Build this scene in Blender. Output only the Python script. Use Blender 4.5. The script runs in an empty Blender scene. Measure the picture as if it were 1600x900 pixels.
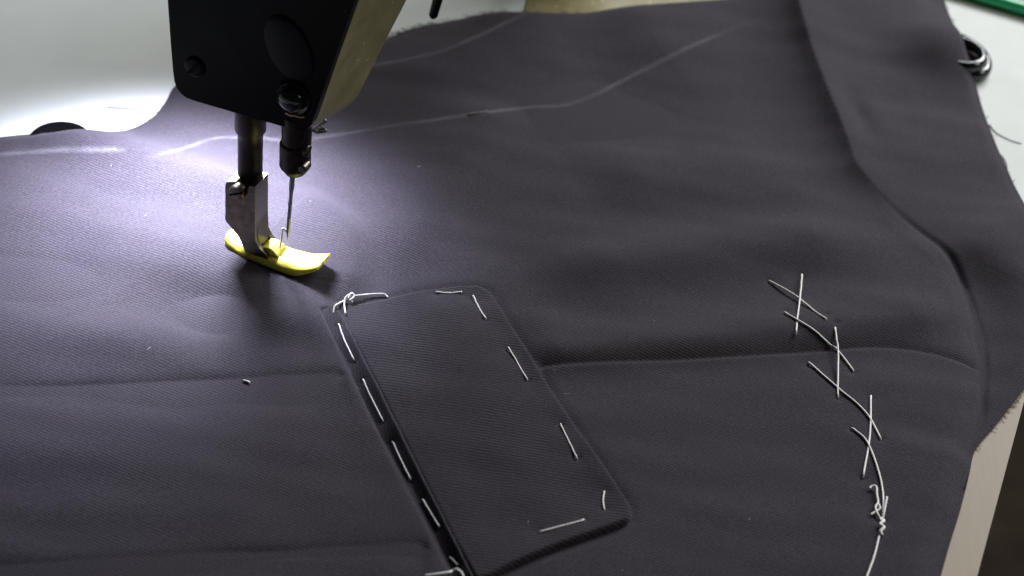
import bpy, bmesh, math, random
import numpy as np
from mathutils import Vector, Matrix

random.seed(7)
rng = np.random.default_rng(11)
S = 0.001                       # everything is written in millimetres
SC = bpy.context.scene
COL = SC.collection

# ------------------------------------------------------------------ camera
PITCH, ROLL, DIST, LENS = math.radians(38), math.radians(6), 735.0, 70.0
cp, sp = math.cos(PITCH), math.sin(PITCH)
FWD = np.array([0, cp, -sp]); R0 = np.array([1., 0, 0]); U0 = np.array([0, sp, cp])
RIGHT = R0 * math.cos(ROLL) + U0 * math.sin(ROLL)
UP = U0 * math.cos(ROLL) - R0 * math.sin(ROLL)
CAM = -FWD * DIST
cam_d = bpy.data.cameras.new('camera'); cam = bpy.data.objects.new('camera', cam_d); COL.objects.link(cam)
cam_d.sensor_width = 36; cam_d.lens = LENS; cam_d.clip_start = 0.01; cam_d.clip_end = 50
mw = Matrix.Identity(4)
for r in range(3):
    mw[r][0] = RIGHT[r]; mw[r][1] = UP[r]; mw[r][2] = -FWD[r]; mw[r][3] = CAM[r] * S
cam.matrix_world = mw
cam_d.dof.use_dof = True; cam_d.dof.focus_distance = 0.705; cam_d.dof.aperture_fstop = 11
SC.camera = cam

# ------------------------------------------------------------------ world, room light, exposure
world = bpy.data.worlds.new('World'); SC.world = world; world.use_nodes = True
world.node_tree.nodes['Background'].inputs[0].default_value = (0.90, 0.95, 1.0, 1)
world.node_tree.nodes['Background'].inputs[1].default_value = 0.025
def room_light(name, loc, aim, size, power, color):
    ld = bpy.data.lights.new(name, 'AREA'); lo = bpy.data.objects.new(name, ld); COL.objects.link(lo)
    ld.shape = 'RECTANGLE'; ld.size, ld.size_y = size; ld.energy = power; ld.color = color
    lo.location = loc; lo.rotation_euler = (Vector(aim) - Vector(loc)).to_track_quat('-Z', 'Y').to_euler()
room_light('ceiling_light', (0.85, 1.30, 1.00), (0.05, 0.0, 0), (1.2, 0.55), 44, (0.97, 0.98, 1.0))
room_light('side_light', (1.30, 0.10, 0.80), (0.0, 0.0, 0), (0.5, 0.5), 6, (1.0, 0.95, 0.86))
MACHINE_LAMP = dict(uvz=(-56, 47, 84), aim_px=(285, 350), power=8.4, cone=120, blend=1.0, color=(0.80, 0.81, 1.0))
SC.view_settings.view_transform = 'Standard'; SC.view_settings.look = 'None'
SC.view_settings.gamma = 1; SC.view_settings.exposure = 0
SC.cycles.use_denoising = True
SC.cycles.caustics_reflective = False; SC.cycles.caustics_refractive = False
SC.cycles.sample_clamp_indirect = 2.0
SC.cycles.max_bounces = 6

# ------------------------------------------------------------------ pixel -> place helpers
FPX = LENS / 36 * 1600
def ray(px, py):
    d = FWD * FPX + RIGHT * (px - 800) - UP * (py - 450)
    return d / np.linalg.norm(d)
def g(px, py, z=0.0):
    d = ray(px, py); t = (z - CAM[2]) / d[2]
    return CAM + d * t
def GC(pts): return np.array([g(x, y, 2.0)[:2] for x, y in pts])
def G(pts, z=0.0): return np.array([g(x, y, z)[:2] for x, y in pts])

ANG = math.radians(20)
UU = np.array([math.cos(ANG), -math.sin(ANG), 0]); VV = np.array([math.sin(ANG), math.cos(ANG), 0])
NP = g(455, 424)                                # ground point under the needle
def loc(u, v, z): return NP + UU * u + VV * v + np.array([0, 0, z])
def pl(px, py, v0):                             # pixel on the vertical plane v = v0 -> (u, z)
    d = ray(px, py); t = (v0 - np.dot(CAM - NP, VV)) / np.dot(d, VV)
    P = CAM + d * t - NP
    return float(np.dot(P, UU)), float(P[2])

# ------------------------------------------------------------------ object helpers
def link(name, mesh, mat=None, parent=None, smooth=True):
    o = bpy.data.objects.new(name, mesh); COL.objects.link(o)
    if mat: mesh.materials.append(mat)
    if parent: o.parent = parent
    if smooth: mesh.shade_smooth()
    return o
def mesh_obj(name, verts, faces, mat, parent=None, smooth=True):
    me = bpy.data.meshes.new(name)
    me.from_pydata([tuple(np.asarray(v, float) * S) for v in verts], [], faces); me.update()
    return link(name, me, mat, parent, smooth)
def bm_obj(name, bm, mat, parent=None, smooth=True, recalc=True):
    if recalc: bmesh.ops.recalc_face_normals(bm, faces=bm.faces)
    me = bpy.data.meshes.new(name); bm.to_mesh(me); bm.free()
    me.transform(Matrix.Diagonal((S, S, S, 1)))
    return link(name, me, mat, parent, smooth)
def tag(o, label=None, cat=None, group=None, kind=None):
    if label: o['label'] = label
    if cat: o['category'] = cat
    if group: o['group'] = group
    if kind: o['kind'] = kind
    return o
def empty(name, p):
    o = bpy.data.objects.new(name, None); COL.objects.link(o); o.empty_display_size = 0.02
    return o
def sharp(o, deg=35):
    o.data.set_sharp_from_angle(angle=math.radians(deg)); return o
def bevel(bm, w, seg=2, ang=30):
    es = [e for e in bm.edges if len(e.link_faces) == 2 and e.calc_face_angle(0) > math.radians(ang)]
    bmesh.ops.bevel(bm, geom=es, offset=w, segments=seg, affect='EDGES', profile=0.5, clamp_overlap=True)
def tube(pts, r, n=8, closed_caps=True):
    """verts, faces of a tube through pts; r a number or list"""
    pts = [np.asarray(p, float) for p in pts]; m = len(pts)
    rr = [r] * m if np.isscalar(r) else r
    vs, fs = [], []
    prev = None
    for i in range(m):
        t = pts[min(i + 1, m - 1)] - pts[max(i - 1, 0)]; t = t / (np.linalg.norm(t) + 1e-9)
        if prev is None:
            a = np.array([0, 0, 1.]) if abs(t[2]) < .9 else np.array([1., 0, 0])
        else: a = prev
        b = a - t * np.dot(a, t); b /= np.linalg.norm(b); c = np.cross(t, b); prev = b
        for k in range(n):
            th = 2 * math.pi * k / n
            vs.append(pts[i] + rr[i] * (b * math.cos(th) + c * math.sin(th)))
    for i in range(m - 1):
        for k in range(n):
            k2 = (k + 1) % n
            fs.append((i * n + k, i * n + k2, (i + 1) * n + k2, (i + 1) * n + k))
    if closed_caps:
        fs.append(tuple(range(n))[::-1]); fs.append(tuple((m - 1) * n + k for k in range(n)))
    return vs, fs
def lathe(profile, centre, n=28, axis=(0, 0, 1)):
    """profile of (radius, height) turned about axis through centre"""
    ax = np.asarray(axis, float); ax /= np.linalg.norm(ax)
    a = np.array([1., 0, 0]) if abs(ax[0]) < .8 else np.array([0, 1., 0])
    e1 = np.cross(ax, a); e1 /= np.linalg.norm(e1); e2 = np.cross(ax, e1)
    vs, fs = [], []
    for r, h in profile:
        for k in range(n):
            th = 2 * math.pi * k / n
            vs.append(np.asarray(centre) + ax * h + r * (e1 * math.cos(th) + e2 * math.sin(th)))
    for i in range(len(profile) - 1):
        for k in range(n):
            k2 = (k + 1) % n
            fs.append((i * n + k, i * n + k2, (i + 1) * n + k2, (i + 1) * n + k))
    fs.append(tuple(range(n))[::-1]); fs.append(tuple((len(profile) - 1) * n + k for k in range(n)))
    return vs, fs
def add(bm, vf):
    vs, fs = vf
    bv = [bm.verts.new(tuple(v)) for v in vs]
    for f in fs:
        try: bm.faces.new([bv[i] for i in f])
        except ValueError: pass
    return bv
def prism_uv(poly_uz, v0, v1):
    """polygon in the machine's (u, z) plane extruded from v0 to v1"""
    n = len(poly_uz)
    vs = [loc(u, v0, z) for u, z in poly_uz] + [loc(u, v1, z) for u, z in poly_uz]
    fs = [tuple(range(n)), tuple(range(2 * n - 1, n - 1, -1))]
    for i in range(n):
        j = (i + 1) % n
        fs.append((i, j, n + j, n + i))
    return vs, fs
def smooth_poly(p, n=6, closed=False):
    """Catmull-Rom through points"""
    p = np.asarray(p, float); m = len(p); out = []
    rngi = range(m) if closed else range(m - 1)
    for i in rngi:
        if closed: a, b, c, d = p[(i - 1) % m], p[i], p[(i + 1) % m], p[(i + 2) % m]
        else: a, b, c, d = p[max(i - 1, 0)], p[i], p[i + 1], p[min(i + 2, m - 1)]
        for k in range(n):
            t = k / n
            out.append(0.5 * ((2 * b) + (-a + c) * t + (2 * a - 5 * b + 4 * c - d) * t * t + (-a + 3 * b - 3 * c + d) * t ** 3))
    if not closed: out.append(p[-1])
    return np.array(out)

# ------------------------------------------------------------------ materials
def new_mat(name, base=(.5, .5, .5), rough=.5, metal=0., **kw):
    m = bpy.data.materials.new(name); m.use_nodes = True
    b = m.node_tree.nodes['Principled BSDF']
    b.inputs['Base Color'].default_value = (*base, 1); b.inputs['Roughness'].default_value = rough
    b.inputs['Metallic'].default_value = metal
    for k, v in kw.items(): b.inputs[k.replace('_', ' ')].default_value = v
    return m
class NT:
    def __init__(s, m): s.t = m.node_tree; s.b = s.t.nodes['Principled BSDF']
    def n(s, typ, **kw):
        x = s.t.nodes.new(typ)
        for k, v in kw.items():
            if k.startswith('i_'):
                x.inputs[k[2:].replace('_', ' ')].default_value = v
            else: setattr(x, k, v)
        return x
    def l(s, a, b): s.t.links.new(a, b)
    def math(s, op, a, b=None, c=None):
        x = s.n('ShaderNodeMath', operation=op)
        for i, v in enumerate((a, b, c)):
            if v is None: continue
            if isinstance(v, (int, float)): x.inputs[i].default_value = v
            else: s.l(v, x.inputs[i])
        return x.outputs[0]
    def pos(s, scale=1000.0, stretch=None, rot=0.0):
        ge = s.n('ShaderNodeNewGeometry')
        mp = s.n('ShaderNodeMapping'); s.l(ge.outputs['Position'], mp.inputs[0])
        sc = stretch or (1, 1, 1)
        mp.inputs['Scale'].default_value = tuple(scale * k for k in sc); mp.inputs['Rotation'].default_value = (0, 0, rot)
        return mp.outputs[0]
    def noise(s, vec, scale, detail=3, rough=.5):
        x = s.n('ShaderNodeTexNoise'); s.l(vec, x.inputs['Vector'])
        x.inputs['Scale'].default_value = scale; x.inputs['Detail'].default_value = detail; x.inputs['Roughness'].default_value = rough
        return x.outputs['Fac']
    def ramp(s, f, stops):
        x = s.n('ShaderNodeValToRGB'); s.l(f, x.inputs[0])
        el = x.color_ramp.elements
        while len(el) < len(stops): el.new(.5)
        for e, (p, c) in zip(el, stops):
            e.position = p; e.color = (*c, 1) if len(c) == 3 else c
        return x.outputs[0]
    def bump(s, h, strength=1, dist=.0001, normal=None):
        x = s.n('ShaderNodeBump'); s.l(h, x.inputs['Height']); x.inputs['Strength'].default_value = strength
        x.inputs['Distance'].default_value = dist
        if normal: s.l(normal, x.inputs['Normal'])
        return x.outputs[0]

def twill(name, nrm, base=(.0268, .0240, .0300), period=1.20, rib=.70, relief=.32):
    m = new_mat(name, base, .8); t = NT(m); b = t.b
    b.inputs['Specular IOR Level'].default_value = .06
    b.inputs['Sheen Weight'].default_value = .10; b.inputs['Sheen Roughness'].default_value = .6
    b.inputs['Sheen Tint'].default_value = (.92, .88, 1, 1)
    P = t.pos(1000.0)
    dot = t.n('ShaderNodeVectorMath', operation='DOT_PRODUCT'); t.l(P, dot.inputs[0])
    L = math.hypot(*nrm); dot.inputs[1].default_value = (nrm[0] / L, nrm[1] / L, 0.35)
    wob = t.noise(P, .18, 2)
    fine = t.noise(P, .9, 2)
    ph = t.math('MULTIPLY_ADD', dot.outputs['Value'], 2 * math.pi / period, t.math('MULTIPLY', wob, 5.0))
    ph = t.math('MULTIPLY_ADD', fine, 1.6, ph)
    wave = t.math('MULTIPLY_ADD', t.math('SINE', ph), .5, .5)
    # cross yarns break the ribs into short floats
    dot2 = t.n('ShaderNodeVectorMath', operation='DOT_PRODUCT'); t.l(P, dot2.inputs[0])
    dot2.inputs[1].default_value = (nrm[1] / L, -nrm[0] / L, .2)
    ph2 = t.math('ADD', t.math('MULTIPLY', dot2.outputs['Value'], 2 * math.pi / .8), t.math('MULTIPLY', ph, .5))
    wave2 = t.math('MULTIPLY_ADD', t.math('SINE', ph2), .5, .5)
    speck = t.noise(P, 2.3, 2, .7)
    patch = t.noise(P, .035, 3); grain = t.noise(P, 1.3, 3, .75)
    h = t.math('ADD', t.math('MULTIPLY', wave, .45), t.math('ADD', t.math('MULTIPLY', wave2, .16), t.math('MULTIPLY', speck, .8)))
    vis = t.math('MULTIPLY_ADD', t.noise(P, .022, 2), 1.6, -.25)      # ribs stand out more in some patches
    t.l(t.bump(h, relief, .00022), b.inputs['Normal'])
    col = t.ramp(t.math('ADD', t.math('MULTIPLY', t.math('MULTIPLY', t.math('SUBTRACT', wave, .5), vis), rib), t.math('MULTIPLY_ADD', grain, 1.5, -.25)),
                 [(.10, tuple(c * .42 for c in base)), (.5, base), (.95, tuple(c * 2.1 for c in base))])
    mx = t.n('ShaderNodeMixRGB', blend_type='MULTIPLY'); mx.inputs[0].default_value = 1
    t.l(col, mx.inputs[1])
    t.l(t.ramp(patch, [(.3, (.88, .86, .92)), (.5, (1, 1, 1)), (.7, (1.0, .93, .96))]), mx.inputs[2])
    t.l(mx.outputs[0], b.inputs['Base Color'])
    return m
M_CLOTH = twill('charcoal_twill', (.37, .93))
M_FLAP = twill('flap_twill', (.10, 1.0), base=(.0222, .0200, .0246), period=1.35, rib=1.05, relief=.42)
M_WELT = twill('welt_twill', (.98, .18), base=(.019, .018, .022), period=1.3)

def thread_mat(name, base):
    m = new_mat(name, base, .7); t = NT(m); P = t.pos(1000)
    t.b.inputs['Sheen Weight'].default_value = .3
    n = t.noise(P, 1.6, 3, .7)
    t.l(t.ramp(n, [(.3, tuple(c * .85 for c in base)), (.6, base)]), t.b.inputs['Base Color'])
    t.l(t.bump(n, .5, .00015), t.b.inputs['Normal'])
    return m
M_THREAD = thread_mat('white_cotton', (.94, .93, .90))
M_DTHREAD = thread_mat('dark_fibre', (.07, .07, .085))

M_CHALK = new_mat('chalk', (.62, .62, .68), .95); t = NT(M_CHALK)
uvn = t.n('ShaderNodeUVMap'); sx = t.n('ShaderNodeSeparateXYZ'); t.l(uvn.outputs[0], sx.inputs[0])
e = t.math('SUBTRACT', 1, t.math('MULTIPLY', t.math('ABSOLUTE', t.math('SUBTRACT', sx.outputs[1], .5)), 2))
e = t.math('POWER', t.math('MAXIMUM', e, 0), 1.3)
ends = t.math('MINIMUM', t.math('MULTIPLY', t.math('MINIMUM', sx.outputs[0], t.math('SUBTRACT', 1, sx.outputs[0])), 8), 1)
nz = t.noise(t.pos(1000), 1.4, 4, .7); nz2 = t.noise(t.pos(1000), .06, 2)
a = t.math('MULTIPLY', t.math('MULTIPLY', e, ends), t.math('MULTIPLY', t.math('MAXIMUM', t.math('MULTIPLY_ADD', nz, .85, -.29), 0), t.math('MULTIPLY_ADD', nz2, 1.6, -.25)))
t.l(t.math('MINIMUM', t.math('MAXIMUM', a, 0), 1), t.b.inputs['Alpha'])

M_TABLE = new_mat('table_laminate', (.70, .71, .71), .38, Specular_IOR_Level=.12); t = NT(M_TABLE); P = t.pos(1000)
t.l(t.ramp(t.noise(P, .02, 5, .6), [(.3, (.60, .635, .615)), (.7, (.67, .70, .68))]), t.b.inputs['Base Color'])
t.l(t.math('MULTIPLY_ADD', t.noise(P, .05, 4), .25, .50), t.b.inputs['Roughness'])
t.l(t.bump(t.noise(P, .5, 3), .2, .00008), t.b.inputs['Normal'])
M_EDGE = new_mat('laminate_shade_tan', (.30, .25, .18), .55); t = NT(M_EDGE); P = t.pos(1000, (1, .12, 1), -.3)  # warm shade on the laminate's edge, put into the base colour as tan
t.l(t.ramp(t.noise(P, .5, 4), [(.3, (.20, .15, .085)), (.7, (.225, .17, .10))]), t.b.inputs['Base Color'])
M_FLOOR = new_mat('dark_floor', (.020, .015, .011), .9, Specular_IOR_Level=.05); t = NT(M_FLOOR)
t.l(t.ramp(t.noise(t.pos(10), 1.2, 4), [(.3, (.012, .009, .007)), (.7, (.03, .022, .016))]), t.b.inputs['Base Color'])

M_BLACK = new_mat('black_enamel', (.0022, .0022, .0026), .32); t = NT(M_BLACK); P = t.pos(1000)
t.b.inputs['Specular IOR Level'].default_value = .08
t.l(t.math('MULTIPLY_ADD', t.noise(P, .15, 4), .3, .2), t.b.inputs['Roughness'])
t.l(t.ramp(t.noise(P, .55, 3, .6), [(.70, (.0022, .0022, .0026)), (.73, (.05, .045, .035))]), t.b.inputs['Base Color'])
t.l(t.bump(t.noise(P, .6, 3), .15, .0001), t.b.inputs['Normal'])
def olive_paint():
    m = new_mat('olive_enamel', (.17, .155, .075), .42); t = NT(m); P = t.pos(1000)
    n1 = t.noise(P, .09, 5, .65); n2 = t.noise(P, .42, 2, .4); n3 = t.noise(P, .05, 2)
    c = t.ramp(n1, [(.25, (.17, .155, .075)), (.5, (.24, .215, .105)), (.75, (.29, .26, .135))])
    chip = t.ramp(n2, [(.735, (0, 0, 0)), (.75, (1, 1, 1))])
    mx = t.n('ShaderNodeMixRGB'); t.l(chip, mx.inputs[0]); t.l(c, mx.inputs[1]); mx.inputs[2].default_value = (.72, .68, .5, 1)
    t.l(mx.outputs[0], t.b.inputs['Base Color'])
    t.l(t.math('MULTIPLY_ADD', n1, .3, .25), t.b.inputs['Roughness'])
    t.l(t.bump(n1, .15, .0003), t.b.inputs['Normal'])
    return m
M_OLIVE = olive_paint()
def steel(name, base, rough, worn=.5):
    m = new_mat(name, base, rough, 1.0); t = NT(m); P = t.pos(1000)
    n = t.noise(P, .35, 5, .65)
    t.l(t.ramp(n, [(.3, tuple(c * worn for c in base)), (.65, base)]), t.b.inputs['Base Color'])
    t.l(t.math('MULTIPLY_ADD', n, .35, rough - .12), t.b.inputs['Roughness'])
    t.l(t.bump(t.noise(P, 1.2, 3), .2, .00006), t.b.inputs['Normal'])
    return m
M_STEEL = steel('worn_steel', (.17, .145, .11), .32)
M_DSTEEL = steel('blackened_steel', (.05, .04, .035), .36)
M_NEEDLE = steel('needle_steel', (.30, .33, .36), .25, .8)
M_BRASS = steel('brass', (.62, .45, .2), .3)
M_PLUG = new_mat('plug_grey', (.006, .0065, .009), .5, Specular_IOR_Level=.15)
M_YELLOW = new_mat('yellow_plastic', (.70, .66, .06), .36); t = NT(M_YELLOW); P = t.pos(1000)
t.b.inputs['Subsurface Weight'].default_value = .25; t.b.inputs['Subsurface Radius'].default_value = (.002, .002, .0006)
t.b.inputs['Subsurface Scale'].default_value = 1.0
t.l(t.bump(t.noise(t.pos(1000, (.25, 1.6, 1)), .9, 4, .7), .35, .0003), t.b.inputs['Normal'])
t.l(t.ramp(t.noise(P, .3, 4), [(.3, (.66, .60, .07)), (.6, (.76, .70, .10))]), t.b.inputs['Base Color'])
M_GLOSS = new_mat('gloss_black_plastic', (.008, .010, .011), .10)
M_DISC = new_mat('matt_black_plastic', (.003, .003, .0035), .5, Specular_IOR_Level=.03)
M_GREEN = new_mat('green_plastic', (.03, .50, .20), .3)
M_DGREEN = new_mat('dark_green_plastic', (.004, .05, .02), .45)
M_LED = new_mat('lit_led', (1, 1, 1), .4)
M_LED.node_tree.nodes['Principled BSDF'].inputs['Emission Color'].default_value = (.85, .88, 1, 1)
M_LED.node_tree.nodes['Principled BSDF'].inputs['Emission Strength'].default_value = 6

# ------------------------------------------------------------------ setting: floor and table
bm = bmesh.new(); add(bm, ([(-4000, -3000, -740), (4000, -3000, -740), (4000, 5000, -740), (-4000, 5000, -740)], [(0, 1, 2, 3)]))
tag(bm_obj('floor', bm, M_FLOOR, smooth=False), kind='structure')

EA, EB = g(1594, 650), g(1527, 900)             # two points of the table's right edge
ed = (EA - EB) / np.linalg.norm(EA - EB); en = np.array([ed[1], -ed[0], 0])
table = empty('sewing_table', (0, 0, 0))
tag(table, 'pale grey laminate work table under the dark cloth, its right edge coloured tan for shade', 'table')
def slab(name, inner, outer, z0, z1, mat, bev):
    q0, q1 = EB - ed * 300, EA + ed * 700
    P = [q0 + en * outer, q1 + en * outer, q1 + en * inner, q0 + en * inner]
    bm = bmesh.new()
    add(bm, ([(p[0], p[1], z0) for p in P] + [(p[0], p[1], z1) for p in P],
             [(3, 2, 1, 0), (4, 5, 6, 7), (0, 1, 5, 4), (1, 2, 6, 5), (2, 3, 7, 6), (3, 0, 4, 7)]))
    bevel(bm, bev, 2)
    return sharp(bm_obj(name, bm, mat, table))
slab('tabletop', -1400, -15.2, -28, 0, M_TABLE, .3)
slab('edge_shade_strip', -15, 0, -30, -.3, M_EDGE, 1.5)  # outer strip of the laminate top, its shade painted in tan

# ------------------------------------------------------------------ the cloth as a height field
def seg_dist(X, Y, poly, closed=False):
    """signed distance to a polyline (positive on its left), arc position 0..1"""
    P = np.asarray(poly, float)
    if closed: P = np.vstack([P, P[:1]])
    best = np.full(X.shape, 1e18); sgn = np.ones(X.shape); tt = np.zeros(X.shape)
    ln = np.hypot(*(P[1:] - P[:-1]).T); cum = np.concatenate([[0], np.cumsum(ln)]); tot = cum[-1]
    for i in range(len(P) - 1):
        a, b = P[i], P[i + 1]; dx, dy = b - a; L2 = dx * dx + dy * dy + 1e-12
        t_ = ((X - a[0]) * dx + (Y - a[1]) * dy) / L2; tc = np.clip(t_, 0, 1)
        ex = X - a[0] - tc * dx; ey = Y - a[1] - tc * dy; d2 = ex * ex + ey * ey
        m = d2 < best
        best = np.where(m, d2, best); sgn = np.where(m, np.sign(dx * (Y - a[1]) - dy * (X - a[0])), sgn)
        tt = np.where(m, (cum[i] + tc * ln[i]) / tot, tt)
    return np.sqrt(best) * np.where(sgn == 0, 1, sgn), tt
def seg_local(X, Y, poly, mg, closed=False):
    P = np.asarray(poly); d = np.full(X.shape, 1e3); t_ = np.zeros(X.shape)
    m = (X > P[:, 0].min() - mg) & (X < P[:, 0].max() + mg) & (Y > P[:, 1].min() - mg) & (Y < P[:, 1].max() + mg)
    d[m], t_[m] = seg_dist(X[m], Y[m], P, closed)
    return d, t_
def inside(X, Y, poly):
    P = np.asarray(poly); r = np.zeros(X.shape, bool); n = len(P)
    for i in range(n):
        x1, y1 = P[i]; x2, y2 = P[(i + 1) % n]
        c = ((y1 > Y) != (y2 > Y)) & (X < (x2 - x1) * (Y - y1) / (y2 - y1 + 1e-12) + x1)
        r ^= c
    return r
def sst(x): x = np.clip(x, 0, 1); return x * x * (3 - 2 * x)
def fade(t_, a=.12, b=.12): return sst(t_ / max(a, 1e-6)) * sst((1 - t_) / max(b, 1e-6))

OUT_PX = [(-90, 232), (0, 217), (60, 213), (130, 212), (195, 206), (236, 187), (258, 162), (272, 138), (300, 118), (380, 100), (470, 92), (560, 80),
          (606, 62), (645, 47), (700, 36), (780, 22), (860, 24), (960, 26), (1060, 20), (1200, 6), (1330, -16), (1466, -22),
          (1476, 6), (1496, 62), (1520, 130), (1536, 178), (1560, 240), (1596, 318), (1622, 380), (1640, 450), (1636, 520), (1612, 590), (1586, 626), (1556, 664), (1524, 703),
          (1514, 742), (1500, 798), (1484, 850), (1469, 903), (1446, 985), (1000, 1010), (400, 1010), (-110, 1000), (-140, 600)]
SHARP_I = 34
og = G(OUT_PX)
OUT = np.vstack([smooth_poly(og[:40], 4), og[40:]])
SEAM_A1 = smooth_poly(GC([(-120, 618), (0, 612), (200, 605), (380, 597), (470, 591), (545, 584)]), 5)
SEAM_A2 = smooth_poly(GC([(835, 573), (940, 567), (1080, 561), (1230, 552), (1330, 545), (1390, 544), (1460, 554), (1536, 579)]), 5)
SEAM_B = smooth_poly(GC([(-120, 903), (0, 893), (200, 882), (400, 868), (560, 860), (676, 855)]), 5)
CREASE = np.vstack([smooth_poly(G([(1214, -30), (1228, 20), (1254, 92), (1290, 178), (1330, 272)]), 5)[:-1], smooth_poly(G([(1331, 274), (1398, 338), (1474, 402), (1513, 474), (1534, 560), (1531, 650), (1520, 710)]), 5)])
W1 = smooth_poly(GC([(498, 480), (546, 580), (600, 692), (655, 795), (700, 884), (728, 940)]), 6)       # left border of the welt
W2 = smooth_poly(GC([(530, 480), (575, 572), (636, 694), (690, 800), (738, 898), (760, 945)]), 6)       # left border of the flap
FLAP = smooth_poly(GC([(531, 482), (560, 474), (600, 466), (645, 455), (690, 448), (735, 445), (757, 450), (772, 464), (800, 508), (850, 590), (892, 655), (935, 716), (975, 776), (987, 796), (984, 813), (968, 823),
                      (915, 842), (860, 862), (800, 888), (762, 906), (742, 907), (734, 892), (690, 800), (636, 694), (578, 576)]), 6, True)
FLAP_ST = [[(529, 507), (540, 535), (553, 563)], [(567, 594), (583, 627), (598, 658)], [(613, 690), (628, 722), (641, 749)], [(660, 782), (674, 803), (686, 823)], [(703, 871), (709, 877), (715, 882)],
           [(682, 457), (700, 458), (721, 457)], [(739, 464), (749, 482), (759, 499)], [(794, 545), (809, 568), (824, 595)], [(876, 665), (889, 690), (901, 718)], [(944, 769), (942, 782), (944, 797)], [(843, 833), (876, 822), (912, 814)]]
CROSS_ST = [[(1202, 440), (1245, 468), (1290, 499)], [(1252, 434), (1248, 478), (1243, 523)], [(1226, 490), (1272, 517), (1305, 545), (1333, 580)], [(1305, 513), (1308, 565), (1309, 621)],
            [(1264, 568), (1310, 608), (1352, 645), (1376, 687)], [(1360, 621), (1359, 680), (1348, 746)], [(1331, 670), (1352, 688), (1368, 724), (1379, 770), (1379, 815)],
            [(1377, 812), (1373, 840), (1365, 872), (1352, 908), (1346, 930)]]
PRICKS = np.array([g(*p, 2.3)[:2] for st in FLAP_ST + CROSS_ST for p in (st[0], st[-1])])
def dimples(X, Y):
    h = np.zeros(X.shape)
    for c in PRICKS:
        m = (np.abs(X - c[0]) < 12) & (np.abs(Y - c[1]) < 12)
        d2 = (X[m] - c[0]) ** 2 + (Y[m] - c[1]) ** 2
        h[m] += -.5 * np.exp(-d2 / 1.3) - .28 * np.exp(-d2 / 18)
    return h
def H(X, Y, seams=True):
    h = np.full(X.shape, 1.5)
    def ridge(px, amp, wl, wr, fa=.25, fb=.25):
        Q = smooth_poly(G(px), 3); w = 2.6 * max(wl, wr); res = np.zeros(X.shape)
        m = (X > Q[:, 0].min() - w) & (X < Q[:, 0].max() + w) & (Y > Q[:, 1].min() - w) & (Y < Q[:, 1].max() + w)
        d, t_ = seg_dist(X[m], Y[m], Q)
        res[m] = amp * np.exp(-(d / np.where(d > 0, wl, wr)) ** 2) * fade(t_, fa, fb)
        return res
    def blob(px, py, amp, rx, ry, rot=0):
        c = g(px, py); a = math.radians(rot); x = X - c[0]; y = Y - c[1]
        u = (x * math.cos(a) + y * math.sin(a)) / rx; v = (-x * math.sin(a) + y * math.cos(a)) / ry
        return amp * np.exp(-(u * u + v * v))
    # light ripples of the laid-out cloth
    h += .35 * np.sin(X * .043 + Y * .021 + .6) * np.sin(Y * .051 - X * .012 + 1.2) + .22 * np.sin(X * .021 - Y * .083 + 2.0)
    for ax_, ay_, f_, p_ in ((.02, .30, .10, 0.3), (-.03, .23, .13, 2.1), (.05, .41, .06, 4.0), (.11, .13, .12, 1.0)):
        h += f_ * np.sin(X * ax_ + Y * ay_ + p_ + 1.3 * np.sin(X * .031 + p_)) * np.sin(X * .027 + Y * .015 + 2 * p_)
    # folds lit by the machine lamp, left of the foot
    h += ridge([(40, 226), (160, 236), (260, 262), (350, 292), (430, 318)], 4.6, 10, 15)
    h += ridge([(-60, 330), (80, 345), (200, 372), (290, 420), (330, 480)], 1.3, 22, 26)
    h += blob(340, 490, -3.2, 17, 15, 25) + blob(290, 405, 3.2, 26, 20, -15) + blob(448, 500, 3.0, 14, 12, 10) + blob(200, 535, 2.2, 45, 14) + blob(90, 440, -1.8, 40, 20)
    # cloth bulging round the foot and falling away to the right
    d, t_ = seg_dist(X, Y, smooth_poly(G([(420, 292), (490, 312), (545, 350), (570, 405), (566, 450), (545, 490)]), 5))
    h += 3.6 * sst((d * -1 + 6) / 12) * np.exp(-(np.maximum(-d, 0) / 26) ** 2) * fade(t_, .25, .2)
    h += ridge([(790, 150), (745, 220), (690, 300), (630, 390), (600, 440)], 4.2, 13, 26, .2, .2)
    # long soft waves right of the flap
    h += ridge([(800, 558), (900, 552), (1050, 541), (1200, 527), (1330, 514), (1450, 506), (1530, 520)], 4.0, 16, 10, .1, .15)
    h += ridge([(820, 455), (950, 425), (1100, 402), (1250, 388), (1400, 380)], 5.2, 18, 16)
    h += ridge([(900, 300), (1050, 285), (1200, 290), (1330, 330)], 3.4, 24, 20)
    h += ridge([(560, 140), (680, 112), (800, 70), (940, 40)], 2.5, 24, 18)
    h += ridge([(860, 60), (980, 40), (1120, 20), (1260, -10), (1400, -40)], 8.0, 20, 46, .25, .1)
    h += blob(930, 190, -2.0, 40, 25)
    h += ridge([(1470, 440), (1530, 400), (1600, 365), (1680, 335)], 4.0, 14, 24, .3, .05)
    h += blob(1474, 96, 11, 20, 24) + blob(94, 222, 2.2, 18, 10)
    # right-hand fold: upper half turned over, lower half dropping off
    d, t_ = seg_dist(X, Y, CREASE)
    ca, cb = g(1214, -30)[:2], g(1520, 710)[:2]; cv = cb - ca
    t_ = np.clip(((X - ca[0]) * cv[0] + (Y - ca[1]) * cv[1]) / cv.dot(cv), 0, 1)
    up = sst((.62 - t_) / .2); lo_ = sst((t_ - .5) / .2)
    r = d                                               # right of the crease
    d = -d
    hi = sst((r + .8) / 2.2)
    amp = 8.5 * sst((.66 - t_) / .30)
    sr = np.sqrt(r * r + .5)
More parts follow.
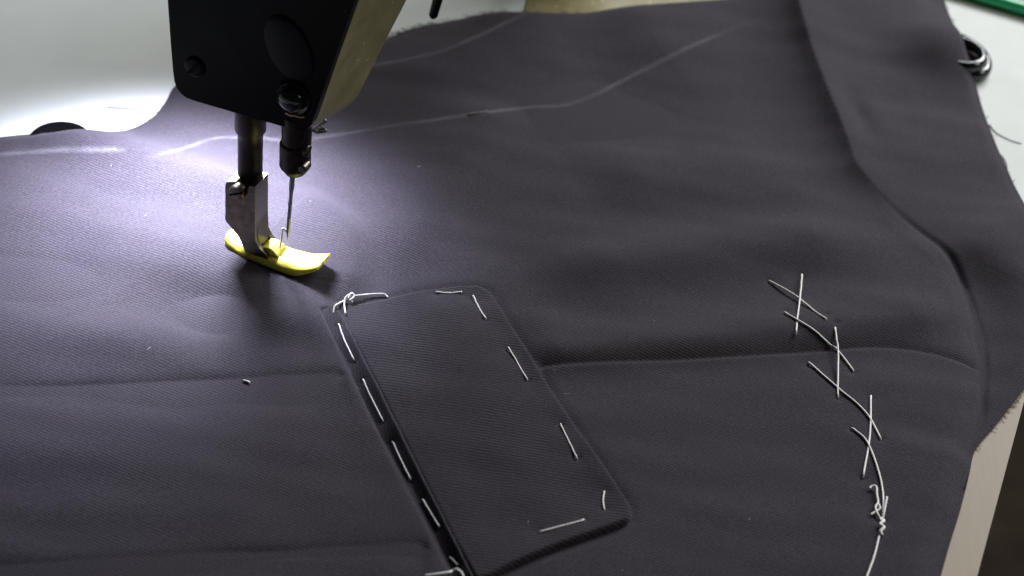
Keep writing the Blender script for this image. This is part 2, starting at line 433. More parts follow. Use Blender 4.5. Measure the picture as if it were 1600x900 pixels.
    h += amp * np.where(r < 0, np.exp(-sr / 9.0), .30 + .70 * np.exp(-(sr / 17) ** 1.5)) * sst((95 - r) / 60)
    h += -1.0 * np.exp(-((r + 26) / 14) ** 2) * sst((.6 - t_) / .2)
    h += -2.6 * np.exp(-((r - 11) / 5.5) ** 2 - ((t_ - .37) / .05) ** 2)
    # upper end flattens where the crease begins
    h += lo_ * (1.6 * np.exp(-(np.maximum(d, 0) / 40) ** 2) * (d > 0) * sst(d / 9) - 1.3 * np.exp(-(d / 1.5) ** 2) + 4.5 * sst(r / 26) * (r > 0))
    # pocket opening
    if seams:
        for sm, dep in ((SEAM_A1, 2.3), (SEAM_A2, 1.3), (SEAM_B, 2.3)):
            d, t_ = seg_local(X, Y, sm, 45)
            h += -dep * np.where(d > 0, np.exp(-(np.abs(d) / 3.4) ** 1.2), .45 * np.exp(-(d / 14) ** 2) + .55 * np.exp(-np.abs(d) / .5)) * fade(t_, .02, .03)
        d1, t1 = seg_local(X, Y, W1, 30); d2, t2 = seg_local(X, Y, W2, 30); d1 = -d1; d2 = -d2
        h += .35 * np.exp(-(d1 / 7) ** 2) * (d1 > 0) * sst(d1 / .9) * fade(t1, .05, .02)
        rec = sst((-d1 + .2) / 1.0) * sst((d2 + 5) / 1.0) * fade(t1, .02, .02)
        h += -1.3 * rec
        df, _ = seg_local(X, Y, FLAP, 8, True)
        h += -.45 * np.exp(-(df / 2.0) ** 2)
    h += dimples(X, Y)
    # turned-down right edge and the rest of the rim
    de, te = seg_dist(X, Y, OUT, True)
    ins = np.abs(de)
    rim = np.exp(-(ins / 3.0) ** 2)
    h = h * (1 - .55 * rim)
    d, t_ = seg_dist(X, Y, G([(1522, 700), (1514, 742), (1500, 798), (1484, 850), (1469, 903), (1446, 985)]))
    h += 2.2 * np.exp(-(d / 30) ** 2) * sst(np.abs(d) / 10) * sst(t_ / .15)
    return np.maximum(h, .75)

def field_mesh(name, poly, step, zf, mat, parent, skirt=.7):
    mn = poly.min(0) - step; mx = poly.max(0) + step
    nx = int((mx[0] - mn[0]) / step) + 2; ny = int((mx[1] - mn[1]) / step) + 2
    X, Y = np.meshgrid(mn[0] + np.arange(nx) * step, mn[1] + np.arange(ny) * step)
    ins = inside(X, Y, poly)
    c = ins[:-1, :-1] | ins[1:, :-1] | ins[:-1, 1:] | ins[1:, 1:]
    used = np.zeros_like(ins); used[:-1, :-1] |= c; used[1:, :-1] |= c; used[:-1, 1:] |= c; used[1:, 1:] |= c
    out = used & ~ins
    # snap the outer row onto the outline
    ox, oy = X[out], Y[out]; bx, by, bd = ox.copy(), oy.copy(), np.full(ox.shape, 1e18)
    n = len(poly)
    for i in range(n):
        a = poly[i]; b = poly[(i + 1) % n]; dx, dy = b - a
        t_ = np.clip(((ox - a[0]) * dx + (oy - a[1]) * dy) / (dx * dx + dy * dy + 1e-12), 0, 1)
        qx = a[0] + t_ * dx; qy = a[1] + t_ * dy; d2 = (qx - ox) ** 2 + (qy - oy) ** 2
        m = d2 < bd; bx[m] = qx[m]; by[m] = qy[m]; bd[m] = d2[m]
    X[out] = bx; Y[out] = by
    idx = -np.ones(X.shape, int); idx[used] = np.arange(used.sum())
    vx, vy = X[used], Y[used]; vz = zf(vx, vy)
    V = np.stack([vx, vy, vz], 1)
    q = np.stack([idx[:-1, :-1][c], idx[:-1, 1:][c], idx[1:, 1:][c], idx[1:, :-1][c]], 1)
    # boundary edges -> skirt
    e = np.concatenate([q[:, [0, 1]], q[:, [1, 2]], q[:, [2, 3]], q[:, [3, 0]]])
    key = np.sort(e, 1); k = key[:, 0].astype(np.int64) * len(V) + key[:, 1]
    _, inv, cnt = np.unique(k, return_inverse=True, return_counts=True)
    be = e[cnt[inv] == 1]
    bvs = np.unique(be); mp = -np.ones(len(V), int); mp[bvs] = len(V) + np.arange(len(bvs))
    low = V[bvs].copy(); low[:, 2] -= skirt
    sq = np.stack([be[:, 1], be[:, 0], mp[be[:, 0]], mp[be[:, 1]]], 1)
    V = np.vstack([V, low]); F = np.vstack([q, sq])
    me = bpy.data.meshes.new(name)
    me.vertices.add(len(V)); me.vertices.foreach_set('co', (V * S).astype(np.float32).ravel())
    me.loops.add(F.size); me.loops.foreach_set('vertex_index', F.astype(np.int32).ravel())
    me.polygons.add(len(F)); me.polygons.foreach_set('loop_start', (np.arange(len(F)) * 4).astype(np.int32))
    me.polygons.foreach_set('loop_total', np.full(len(F), 4, np.int32))
    me.update(calc_edges=True); me.validate()
    return link(name, me, mat, parent)

garment = empty('garment', (0, 0, 0))
tag(garment, 'charcoal twill garment piece with basted pocket flap spread under the presser foot', 'garment')
field_mesh('cloth_panel', OUT, .72, H, M_CLOTH, garment)

# flap
f_bot = smooth_poly(GC([(742, 915), (800, 888), (860, 862), (915, 842), (975, 820), (990, 800), (975, 776), (935, 716)]), 5)
f_top = smooth_poly(GC([(531, 482), (560, 474), (600, 466), (645, 455), (690, 448), (735, 445), (765, 455)]), 5)
def flap_z(X, Y):
    base = H(X, Y, False)
    d, _ = seg_dist(X, Y, FLAP, True); d = np.abs(d)
    db, _ = seg_dist(X, Y, f_bot); dt, _ = seg_dist(X, Y, f_top)
    dl, _ = seg_dist(X, Y, W2)
    T = 1.25 + 1.3 * np.exp(-(db / 14) ** 2) - .75 * np.exp(-(dt / 10) ** 2) - .75 * np.exp(-(dl / 7) ** 2)
    r = 1.5
    prof = np.sqrt(np.clip(1 - (1 - np.minimum(d / r, 1)) ** 2, 0, 1))
    z = base - .1 + T * prof
    # pressed channel just inside the edge where it is basted, soft belly in the middle
    z += .6 * sst((d - 6) / 22)
    z += .18 * np.sin(X * .16 + Y * .07) * sst(d / 8)
    return z
field_mesh('pocket_flap', FLAP, .5, flap_z, M_FLAP, garment, .6)
WELT = np.vstack([smooth_poly(GC([(501, 485), (548, 583), (601, 694), (656, 797), (701, 886), (726, 940)]), 8), smooth_poly(GC([(765, 940), (742, 898), (694, 800), (640, 694), (580, 572), (534, 479), (518, 478)]), 8)])
def welt_z(X, Y):
    d1, t1 = seg_dist(X, Y, W1); d2, _ = seg_dist(X, Y, W2); d1 = -d1; d2 = -d2
    w = np.maximum(-d1, 0); k = w / (w + np.maximum(d2, 0) + 1e-3)
    roll = np.where(k < .82, (k / .82) ** 1.5, np.sqrt(np.clip(1 - ((k - .82) / .185) ** 2, 0, 1)))
    return H(X, Y, False) - .9 + 3.3 * roll * (.55 + .45 * sst(t1 / .25)) + .07 * np.sin(t1 * 45)
field_mesh('pocket_welt', WELT, .5, welt_z, M_WELT, garment, .6)

def top_z(X, Y):
    X = np.atleast_1d(np.asarray(X, float)); Y = np.atleast_1d(np.asarray(Y, float))
    z = H(X, Y)
    m = inside(X, Y, WELT); z = np.where(m, np.maximum(z, welt_z(X, Y)), z)
    m = inside(X, Y, FLAP); z = np.where(m, flap_z(X, Y), z)
    return z

def on_cloth(pts, zf):
    P = G(pts)
    for _ in range(3):
        z = zf(P[:, 0], P[:, 1]); P = np.array([g(x, y, k)[:2] for (x, y), k in zip(pts, z)])
    return P
# chalk lines (thin dust on the cloth)
def chalk(px, w):
    P = on_cloth(smooth_poly(px, 14), H); n = len(P)
    tg = np.gradient(P, axis=0); tg /= np.hypot(*tg.T)[:, None] + 1e-9; nr = np.stack([-tg[:, 1], tg[:, 0]], 1)
    P = P + nr * (rng.normal(0, .12, n))[:, None]
    rows = 5; vs = []
    for k in range(rows):
        q = P + nr * ((k / (rows - 1) - .5) * w); z = H(q[:, 0], q[:, 1]) + .16
        vs.append(np.column_stack([q, z]))
    V = np.vstack(vs); F = []
    for k in range(rows - 1):
        for i in range(n - 1): F.append((k * n + i, k * n + i + 1, (k + 1) * n + i + 1, (k + 1) * n + i))
    o = mesh_obj('chalk_line', V, F, M_CHALK, garment)
    uv = o.data.uv_layers.new(name='UVMap')
    for lp in o.data.loops:
        vi = lp.vertex_index; uv.data[lp.index].uv = ((vi % n) / (n - 1), (vi // n) / (rows - 1))
    return o
chalk([(-80, 250), (0, 242), (70, 236), (140, 232), (200, 236)], 4.6)
chalk([(225, 246), (262, 240), (300, 228), (340, 216), (400, 216), (460, 220), (520, 212), (600, 199), (690, 186), (760, 176), (830, 168), (880, 165), (930, 148), (1000, 112), (1060, 82), (1140, 47), (1240, 8)], 4.2)
chalk([(520, 112), (590, 101), (640, 92), (690, 80), (730, 64), (770, 46), (820, 22), (870, 4)], 4.6)

# basting threads, each stitch a part
def stitch(px, r=.40, lift=.34, name='basting_stitch', ends=True, n=6):
    P = on_cloth(smooth_poly(px, n), top_z)
    z = top_z(P[:, 0], P[:, 1])
    if len(px) == 3:                                    # a taut stitch spans straight from hole to hole
        zl = np.linspace(z[0], z[-1], len(z)); z = zl + max(0, .75 * (z - zl).max()) + lift * .6
    else:
        k = np.ones(5) / 5; zs = np.convolve(np.pad(z, 2, mode='edge'), k, 'valid')
        z = np.maximum(z, zs) + lift
    jit = rng.normal(0, .03, (len(P), 2)); P = P + jit
    if ends:
        P = np.vstack([P[:1], P, P[-1:]]); z = np.concatenate([[z[0] - 1.2], z, [z[-1] - 1.2]])
    vs, fs = tube(np.column_stack([P, z]), r, 7)
    return mesh_obj(name, vs, fs, M_THREAD, garment)
for q_ in FLAP_ST: stitch(q_, .26)
for q_ in CROSS_ST: stitch(q_, .34, .40)
# knots and loose ends
def loose(px, zs, r=.27, name='thread_tail', parent=None, mat=None):
    P = on_cloth(smooth_poly(px, 6), top_z); z = top_z(P[:, 0], P[:, 1]); zz = smooth_poly(np.column_stack([np.arange(len(px)), zs]), 6)[:, 1]
    vs, fs = tube(np.column_stack([P, z + .35 + zz]), r, 7)
    return mesh_obj(name, vs, fs, mat or M_THREAD, parent or garment)
loose([(521, 488), (523, 481), (531, 476), (541, 471), (549, 466)], [-.6, .4, .5, .6, .9])
loose([(540, 492), (538, 480), (539, 470), (545, 465), (552, 467)], [.1, .6, .9, 1.2, .9])
loose([(546, 463), (556, 465), (572, 463), (588, 462), (600, 462), (606, 466)], [1.0, .7, .5, .5, .4, .2])
loose([(544, 470), (549, 464), (553, 468), (547, 473), (551, 474)], [.9, 1.5, 1.2, .9, .3], .34, 'thread_knot')
loose([(1358, 766), (1362, 763), (1368, 765), (1369, 776), (1371, 788), (1367, 796), (1370, 806), (1377, 818)], [.5, .7, .9, .7, .6, .6, .7, .6], .38)
loose([(1360, 806), (1366, 803), (1374, 798), (1371, 790)], [.3, .5, .8, .6], .34)
loose([(1385, 780), (1382, 796), (1379, 812)], [.7, .5, .4], .34)
loose([(1375, 813), (1380, 818), (1374, 823), (1380, 828), (1375, 834), (1378, 838)], [.6, .9, .8, .9, .7, .3], .5, 'thread_knot')
loose([(664, 902), (684, 900), (702, 898), (712, 894), (720, 898), (724, 904)], [.3, .6, .8, 1.0, .8, .3], .38)
loose([(380, 596), (385, 597), (390, 599)], [0, .1, 0], .4, 'basting_stitch')
# dark tailor's notch on the chalk line
loose([(732, 180), (746, 178), (762, 175)], [-.1, 0, -.1], .5, 'notch_mark', mat=M_DTHREAD)

# lint and frayed edge
def hairs(name, items, mat):
    bm = bmesh.new()
    for pts, r in items: add(bm, tube(pts, r, 3, False))
    o = bm_obj(name, bm, mat, garment, recalc=False); o['kind'] = 'stuff'; return o
it = []
for _ in range(14):
    px, py = random.uniform(0, 1500), random.uniform(230, 900)
    c = g(px, py)[:2]
    if not inside(np.array([c[0]]), np.array([c[1]]), OUT)[0]: continue
    a = random.uniform(0, 6.28); L = random.uniform(.5, 2.4); q = []
    for k in range(5):
        a += random.uniform(-.7, .7); c = c + np.array([math.cos(a), math.sin(a)]) * L / 4; q.append(c.copy())
    q = np.array(q); z = top_z(q[:, 0], q[:, 1]) + .12
    it.append((np.column_stack([q, z]), .035))
hairs('lint', it, M_THREAD)
it = []
for a, b, num, ln in ((12, 18, 150, 5), (0, 7, 50, 2.2), (22, 35, 110, 3.2)):
    seg = smooth_poly(og[a:b], 8)
    for _ in range(num):
        i = random.randrange(len(seg) - 1); c = seg[i] + (seg[i + 1] - seg[i]) * random.random()
        tg = seg[i + 1] - seg[i]; tg /= np.hypot(*tg); nr = np.array([-tg[1], tg[0]])
        L = ln * random.uniform(.2, 1) ** 1.3; sl = random.uniform(-.8, .8)
        q = np.array([c - nr * 1 + (nr * k / 4 + tg * sl * (k / 4) ** 1.5) * L for k in range(5)])
        z = np.maximum(H(q[:, 0], q[:, 1]) * np.array([1, .8, .6, .45, .3]) + .1, .12)
        it.append((np.column_stack([q, z]), random.uniform(.07, .16)))
hairs('frayed_edge', it, M_DTHREAD)

# ------------------------------------------------------------------ sewing machine
machine = empty('sewing_machine', (0, 0, 0))
tag(machine, 'old black and olive sewing machine head with yellow presser foot', 'sewing machine')
VF = -5.0
face_px = [(243, -220), (254, -110), (262, 0), (267, 70), (270.5, 112), (272.5, 127), (276.5, 138), (283, 146.5), (291, 152.5), (302, 157), (440, 197), (468, 205), (479, 204), (487, 194), (520, 98), (555, 0), (594, -110), (634, -220)]
face = [pl(x, y, VF) for x, y in face_px]
bm = bmesh.new(); add(bm, prism_uv(face, VF, VF + 4)); bevel(bm, .5, 2, 25)
sharp(bm_obj('face_plate', bm, M_BLACK, machine))
# housing behind the plate: olive, its right side runs back to a second outline
VB = 34.0
hf = [pl(x + (3.0 if i > 11 else 0), y - 2, VF + 4.15) for i, (x, y) in enumerate(face_px)]
back_right = [pl(x, y, VB) for x, y in [(508, 186), (545, 164), (560, 148), (571, 126), (603, 62), (635, 0), (690, -110), (745, -220)]]
# front polygon resampled to match the back: left part copied, right part replaced
nl = 11
hb = [(u, z + 3) for u, z in hf[:nl]] + back_right[:len(hf) - nl]
while len(hb) < len(hf): hb.append(back_right[-1])
bm = bmesh.new(); n = len(hf)
vf_ = [bm.verts.new(tuple(loc(u, VF + 4.15, z))) for u, z in hf]; vb_ = [bm.verts.new(tuple(loc(u, VB, z))) for u, z in hb]
bm.faces.new(vf_); bm.faces.new(vb_[::-1])
for i in range(n): bm.faces.new((vf_[i], vf_[(i + 1) % n], vb_[(i + 1) % n], vb_[i]))
bmesh.ops.triangulate(bm, faces=[f for f in bm.faces if len(f.verts) == 4])
sharp(bm_obj('head_housing', bm, M_OLIVE, machine), 30)
ztop = max(z for _, z in face) - 3
def box_uvz(u0, u1, v0, v1, z0, z1, bev, name, mat):
    bm = bmesh.new(); add(bm, prism_uv([(u0, z0), (u1, z0), (u1, z1), (u0, z1)], v0, v1)); bevel(bm, bev, 3)
    return sharp(bm_obj(name, bm, mat, machine), 40)
box_uvz(-32, 24, VB + .3, 330, 128, ztop - 4, 10, 'arm', M_OLIVE)
pu = pl(824, 5, 268)[0]
box_uvz(pu, pu + 40, 268, 330, .5, 128.5, 6, 'pillar', M_OLIVE)
BP = [g(x, y) for x, y in [(812, 44), (845, -70), (1240, -70), (1215, 30)]]
bm = bmesh.new(); add(bm, ([(p[0], p[1], .1) for p in BP] + [(p[0], p[1], .6) for p in BP], [(3, 2, 1, 0), (4, 5, 6, 7), (0, 1, 5, 4), (1, 2, 6, 5), (2, 3, 7, 6), (3, 0, 4, 7)]))
bm_obj('bed_plate', bm, M_OLIVE, machine, smooth=False)
# details on the face plate
c = pl(452, 76, VF); prof = [(9.6, 0), (9.6, .3), (9.2, .8), (8.0, 1.1), (.2, 1.2)]
vs, fs = lathe(prof, (0, 0, 0), 36, (0, 0, 1))
vs = [loc(c[0] + p[0] * .98 - p[1] * .1, VF - p[2], c[1] + p[1] * 1.22 - p[0] * .25) for p in vs]
bm = bmesh.new(); add(bm, (vs, fs)); sharp(bm_obj('oval_plug', bm, M_PLUG, machine))
def screw(name, centre, r, h, axis, mat, parent, slot_ang=.4):
    bm = bmesh.new(); add(bm, lathe([(r, -.5), (r, h * .55), (r * .86, h * .9), (r * .6, h), (.05, h)], centre, 24, axis))
    o = sharp(bm_obj(name, bm, mat, parent))
    ax = np.asarray(axis, float); ax /= np.linalg.norm(ax)
    e1 = np.cross(ax, [0, 0, 1.]); 
    if np.linalg.norm(e1) < .1: e1 = np.array([1., 0, 0])
    e1 /= np.linalg.norm(e1); e2 = np.cross(ax, e1)
    d = e1 * math.cos(slot_ang) + e2 * math.sin(slot_ang); w = np.cross(ax, d)
    P = [np.asarray(centre) + ax * (h + .02) + d * a * r * .92 + w * b * r * .13 for a, b in ((-1, -1), (1, -1), (1, 1), (-1, 1))]
    P2 = [p - ax * h * .5 for p in P]
    bm = bmesh.new(); add(bm, (P + P2, [(0, 1, 2, 3), (7, 6, 5, 4), (0, 1, 5, 4), (1, 2, 6, 5), (2, 3, 7, 6), (3, 0, 4, 7)]))
    bm_obj('slot', bm, M_DISC, o, smooth=False)
    return o
c = pl(305, 104, VF); screw('face_screw', loc(c[0], VF, c[1]), 4.0, 1.0, -VV, M_BLACK, machine, .9)
# needle bar bushing bulging through the plate, rim of worn brass
zb = pl(465, 206, 0)[1]
c = pl(459, 152, VF)
bm = bmesh.new(); add(bm, lathe([(6.6, -1), (6.6, .8), (6.0, 1.6), (4.6, 1.2), (4.4, 3.2), (3.4, 4.2), (1.6, 4.8), (.05, 4.9)], loc(c[0], VF, c[1]), 30, -VV))
sharp(bm_obj('bushing_knob', bm, M_GLOSS, machine), 50)
bm = bmesh.new(); add(bm, lathe([(5.2, zb - 4), (5.4, zb + 2), (5.4, zb + 7), (4.9, zb + 7.4)], loc(1.2, 0, 0), 28)); sharp(bm_obj('needle_bar_bushing', bm, M_DSTEEL, machine))
a = pl(448, 174, VF); b = pl(478, 180, VF)
vs, fs = tube([loc(u, VF - .9, z) for u, z in smooth_poly([a, pl(456, 178, VF), pl(462, 178, VF), pl(470, 181, VF), b], 4)], [.3 + .25 * abs(math.sin(k * 1.7)) for k in range(17)], 6)
mesh_obj('worn_rim', vs, fs, M_BRASS, machine)
# needle bar, clamp, needle
zc1, zc0 = pl(462, 222, 0)[1], pl(458, 268, 0)[1]
ub = pl(463, 215, 0)[0]; un = pl(456, 300, 0)[0]
bm = bmesh.new(); add(bm, lathe([(4.3, zc1 - 3), (4.3, zb + 20)], loc(ub, 0, 0), 28)); sharp(bm_obj('needle_bar', bm, M_DSTEEL, machine))
bm = bmesh.new(); add(bm, lathe([(1.5, zc0 - .6), (3.6, zc0), (5.2, zc0 + 2.4), (5.55, zc0 + 3.2), (5.55, zc1 - .6), (5.2, zc1), (4.35, zc1)], loc(ub - .3, 0, 0), 30))
clamp = sharp(bm_obj('needle_clamp', bm, M_DSTEEL, machine), 30)
q = pl(481, 236, -1); screw('clamp_screw', loc(q[0] - 1, -1, q[1]), 2.3, 1.6, UU, M_STEEL, clamp)
q = pl(472, 264, -4); bm = bmesh.new(); add(bm, lathe([(1.7, -3), (1.7, .6), (1.2, 1.2), (.1, 1.3)], loc(q[0], -3.4, q[1]), 18, -VV)); sharp(bm_obj('thread_eyelet', bm, M_STEEL, clamp))
tip = pl(449, 374, 0); top = pl(458, 262, 0)
A = loc(top[0], 0, top[1]); B = loc(tip[0], 0, tip[1])
L = [A + (B - A) * k for k in (0, .28, .36, .8, .86, .95, 1)]
vs, fs = tube(L, [.95, .95, .72, .68, .62, .42, .05], 14); mesh_obj('needle', vs, fs, M_NEEDLE, machine)
P = [loc(*((lambda a: (a[0], .8, a[1]))(pl(x, y, .8)))) for x, y in [(450, 364), (445, 358), (442, 357), (441, 366), (439, 378), (437, 388)]]
vs, fs = tube(smooth_poly(P, 5), .38, 6); mesh_obj('needle_thread', vs, fs, M_THREAD, machine)
# little wire thread guide under the head
P = [loc(*((lambda a: (a[0], 14, a[1]))(pl(x, y, 14)))) for x, y in [(484, 196), (488, 203), (497, 207), (507, 206), (508, 203), (500, 202), (492, 203), (500, 197), (508, 191), (507, 187), (500, 184)]]
vs, fs = tube(smooth_poly(P, 5), .62, 8); mesh_obj('thread_guide', vs, fs, M_NEEDLE, machine)
# lifter lever hanging behind
P = [loc(*((lambda a: (a[0], 110, a[1]))(pl(x, y, 110)))) for x, y in [(702, -70), (690, -20), (682, 6), (677, 24), (676, 28)]]
vs, fs = tube(P, [2.0, 2.0, 1.9, 1.8, 1.0], 14); mesh_obj('lifter_lever', vs, fs, M_BLACK, machine)
# presser bar and foot
PV = 3.0
ubar, zsh = pl(391, 285, PV)
ztb = pl(391, 190, PV)[1]
bm = bmesh.new()
add(bm, lathe([(4.5, zsh - 8), (4.5, ztb - 8), (4.6, ztb - 4.5), (5.6, ztb - 3.2), (5.6, ztb + 8)], loc(ubar, PV, 0), 30)); sharp(bm_obj('presser_bar', bm, M_DSTEEL, machine), 40)
foot = None
FV0, FV1 = -4.5, 5.2
def uz(px): return [pl(x, y, FV0) for x, y in px]
bm = bmesh.new()
# upper block with a notch for the bar
add(bm, prism_uv(uz([(352, 290), (354, 284), (368, 284), (374, 292), (385, 300), (390, 290), (398, 292), (398, 352), (388, 372), (372, 368), (352, 344)]), FV0, FV1))
# two tines reaching forward and down
tine = uz([(353, 346), (372, 368), (381, 388), (387, 402), (398, 411), (410, 417), (417, 417), (420, 409), (415, 398), (405, 388), (399, 376), (398, 350), (380, 340)])
add(bm, prism_uv(tine, FV0 - .05, FV0 + 1.7)); add(bm, prism_uv(tine, FV1 - 1.7, FV1 + .05))
bridge = uz([(362, 356), (375, 370), (381, 386), (392, 392), (404, 388), (400, 376), (398, 352)])
add(bm, prism_uv(bridge, FV0 + 1.65, FV1 - 1.65))
bevel(bm, .45, 2, 30)
foot = sharp(bm_obj('presser_foot', bm, M_STEEL, machine), 40)
q = pl(373, 298, FV0); screw('foot_screw', loc(q[0], FV0, q[1]), 3.1, 2.4, -VV, M_STEEL, foot, .5)
q = pl(409, 408, FV0); screw('hinge_pin', loc(q[0], FV0, q[1]), 1.1, .3, -VV, M_DSTEEL, foot, .2)
# yellow sole: plan outline in (u, v), curled toe, slot
uh, ut = pl(357, 400, .5)[0], pl(507, 412, .5)[0]
Lc = ut - uh
nu, nv = 44, 13
def sole_z(s, w):
    z = 1.7 + 6.8 * max(0, (s - .62) / .38) ** 1.9 + 1.5 * max(0, (.16 - s) / .16) ** 1.6
    return z
vs = []
for layer in (0, 1):
    for i in range(nu):
        s = i / (nu - 1); u = uh + Lc * s
        half = 5.9 * min(1, .62 + .38 * min(1, s / .22) ** .6) * (1 - .18 * max(0, (s - .75) / .25) ** 2)
        if s < .06: half *= .78 + .22 * s / .06
        th = 5.0 * (1 - .55 * max(0, (s - .7) / .3))
        for j in range(nv):
            w = -1 + 2 * j / (nv - 1)
            z = sole_z(s, w)
            if layer == 1:
                z += th * (1 - .35 * abs(w) ** 4)
                if s > .56: z -= .55 * math.exp(-((w - .05) / .22) ** 2) * min(1, (s - .56) / .06)   # thread groove
            vs.append(loc(u, .6 + half * w + .0 * s, z))
fs = []
o1 = nu * nv
for i in range(nu - 1):
    for j in range(nv - 1):
        a0 = i * nv + j
        fs.append((a0, a0 + 1, a0 + nv + 1, a0 + nv)); fs.append((o1 + a0, o1 + a0 + nv, o1 + a0 + nv + 1, o1 + a0 + 1))
for i in range(nu - 1):
    for j in (0, nv - 1):
        a0 = i * nv + j; fs.append((a0, a0 + nv, o1 + a0 + nv, o1 + a0))
for j in range(nv - 1):
    for i in (0, nu - 1):
        a0 = i * nv + j; fs.append((a0, a0 + 1, o1 + a0 + 1, o1 + a0))
bm = bmesh.new(); add(bm, (vs, fs)); bmesh.ops.recalc_face_normals(bm, faces=bm.faces); bevel(bm, .5, 2, 45)
sole = sharp(bm_obj('sole', bm, M_YELLOW, foot), 50)
hc = pl(421, 401, FV0 + 2.8)
lug = [(hc[0] + 4.7 * math.cos(a), hc[1] + 4.7 * math.sin(a)) for a in np.linspace(-.5, math.pi * .95, 14)]
lug = [(hc[0] + 5.2, 3.6)] + lug + [(hc[0] - 6, 3.6)]
bm = bmesh.new(); add(bm, prism_uv(lug, FV0 + 1.8, FV1 - 1.8)); bevel(bm, .35, 2, 40)
sharp(bm_obj('hinge_lug', bm, M_YELLOW, foot), 45)
# lamp of the machine, behind the head
mu, mv, mz = MACHINE_LAMP['uvz']
lp = loc(mu, mv, mz); am = g(*MACHINE_LAMP['aim_px']); ax = (am - lp) / np.linalg.norm(am - lp)
bm = bmesh.new(); add(bm, lathe([(4, -14), (7, -13.5), (7.5, -2), (7.5, 2), (6.6, 2), (6.4, -1), (.1, -1)], lp, 24, ax)); sharp(bm_obj('lamp_housing', bm, M_BLACK, machine))
bm = bmesh.new(); add(bm, lathe([(6.2, -.6), (6.2, -.2), (.1, -.1)], lp, 24, ax)); bm_obj('lamp_lens', bm, M_LED, machine)
sd = bpy.data.lights.new('machine_lamp_light', 'SPOT'); so = bpy.data.objects.new('machine_lamp_light', sd); COL.objects.link(so)
so.parent = machine; so.location = Vector((lp + ax * 3) * S); so.rotation_euler = Vector(ax).to_track_quat('-Z', 'Y').to_euler()
sd.energy = MACHINE_LAMP['power']; sd.spot_size = math.radians(MACHINE_LAMP['cone']); sd.spot_blend = MACHINE_LAMP['blend']
sd.shadow_soft_size = .018; sd.color = MACHINE_LAMP['color']

# ------------------------------------------------------------------ small things on the table
# flat black disc peeping out behind the cloth
c = g(94, 221)
bm = bmesh.new(); add(bm, lathe([(11.6, .1), (12.2, .4), (12.2, 1.2), (11.8, 1.6), (9.5, 1.7), (8.8, 1.4), (.1, 1.3)], (c[0], c[1], 0), 40))
o = sharp(bm_obj('disc', bm, M_DISC), 40); tag(o, 'flat black disc half hidden behind the left edge of the dark cloth', 'disc')
# glossy black loop (scissor bow) at the right edge of the cloth
sc_root = empty('scissors', (0, 0, 0)); tag(sc_root, 'glossy black scissor handle sticking out from under the cloth', 'scissors')
C0 = g(1497, 98)
def bow(off, sx_, sy_, zc):
    P = []
    for k in range(40):
        a = 2 * math.pi * k / 40
        x, y = sx_ * math.cos(a), sy_ * math.sin(a); rot = math.radians(20)
        P.append(C0 + np.array([off[0] + x * math.cos(rot) - y * math.sin(rot), off[1] + x * math.sin(rot) + y * math.cos(rot), zc]))
    bm = bmesh.new(); n = 14; m = len(P); vv = []
    for i in range(m):
        tg = P[(i + 1) % m] - P[i - 1]; tg /= np.linalg.norm(tg); side = np.cross(tg, [0, 0, 1.]); side /= np.linalg.norm(side); upv = np.cross(side, tg)
        vv.append([bm.verts.new(tuple(P[i] + side * 2.1 * math.cos(2 * math.pi * k / n) + upv * 2.9 * math.sin(2 * math.pi * k / n))) for k in range(n)])
    for i in range(m):
        for k in range(n): bm.faces.new((vv[i][k], vv[(i + 1) % m][k], vv[(i + 1) % m][(k + 1) % n], vv[i][(k + 1) % n]))
    bm_obj('finger_bow', bm, M_GLOSS, sc_root)
bow((0, 1), 11.0, 17, 3.2); bow((-1.5, -5), 10.0, 11, 7.2)
E = C0 + np.array([-10, 6, 3])
vs, fs = tube([E, E + np.array([-14, 5, -1.5]), E + np.array([-30, 9, -2.6])], [3.0, 2.6, 2.0], 12); mesh_obj('shank', vs, fs, M_GLOSS, sc_root)
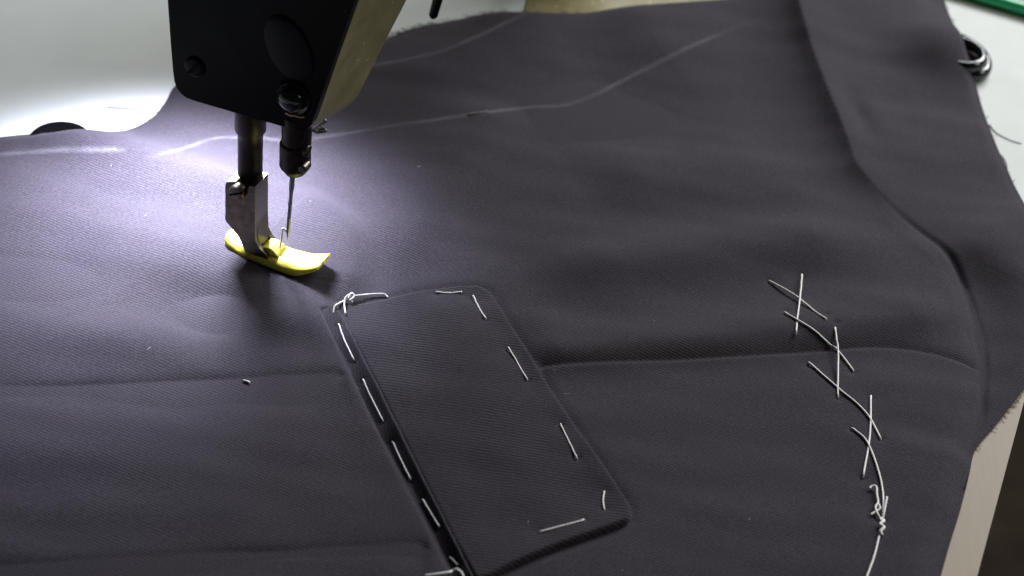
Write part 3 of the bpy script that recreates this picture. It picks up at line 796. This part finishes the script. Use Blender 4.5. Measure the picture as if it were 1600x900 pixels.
# green tray at the far right
gA, gB = g(1490, -8), g(1640, 36)
gd = (gB - gA) / np.linalg.norm(gB - gA); gn = np.array([-gd[1], gd[0], 0])
tray = empty('tray', (0, 0, 0)); tag(tray, 'green plastic tray with rounded rim at the far right of the table', 'tray')
w, d_ = 170, 120; q0 = gA - gd * 30
ring = [q0, q0 + gd * w, q0 + gd * w + gn * d_, q0 + gn * d_]
R = []
for i in range(4):
    a, b, c2 = ring[i - 1], ring[i], ring[(i + 1) % 4]
    d1 = (a - b) / np.linalg.norm(a - b); d2 = (c2 - b) / np.linalg.norm(c2 - b)
    for k in range(5):
        t_ = k / 4; R.append((1 - t_) ** 2 * (b + d1 * 10) + 2 * t_ * (1 - t_) * b + t_ * t_ * (b + d2 * 10))
R = [p + np.array([0, 0, 3.2]) for p in R]
vs, fs = tube(R + [R[0], R[1]], 2.7, 12, False); mesh_obj('rim', vs, fs, M_GREEN, tray)
bm = bmesh.new(); cen = sum(R) / len(R)
lo1 = [bm.verts.new(tuple(cen + (p - cen) * .985 + np.array([0, 0, -.5]))) for p in R]; lo2 = [bm.verts.new(tuple(cen + (p - cen) * .95 + np.array([0, 0, -2.6]))) for p in R]
for i in range(len(R)): bm.faces.new((lo1[i], lo1[(i + 1) % len(R)], lo2[(i + 1) % len(R)], lo2[i]))
bm.faces.new(lo2); bm_obj('pan', bm, M_DGREEN, tray, smooth=False)
# stray threads on the table top
def stray(px, r, mat, label):
    P = smooth_poly(G(px), 6)
    vs, fs = tube(np.column_stack([P, np.full(len(P), r + .1)]), r, 6)
    o = mesh_obj('loose_thread', vs, fs, mat); tag(o, label, 'thread', 'stray threads on the table'); return o
stray([(168, 169), (190, 170), (215, 172), (240, 176), (256, 176)], .22, M_DTHREAD, 'thin dark thread lying on the table left of the machine head')
stray([(1546, 196), (1556, 208), (1570, 216), (1584, 222), (1596, 225)], .2, M_DTHREAD, 'curved dark thread on the table below the scissor handle')
stray([(1556, 236), (1566, 245), (1572, 256), (1574, 266)], .16, M_DTHREAD, 'short dark thread curling against the cloth at the right edge')
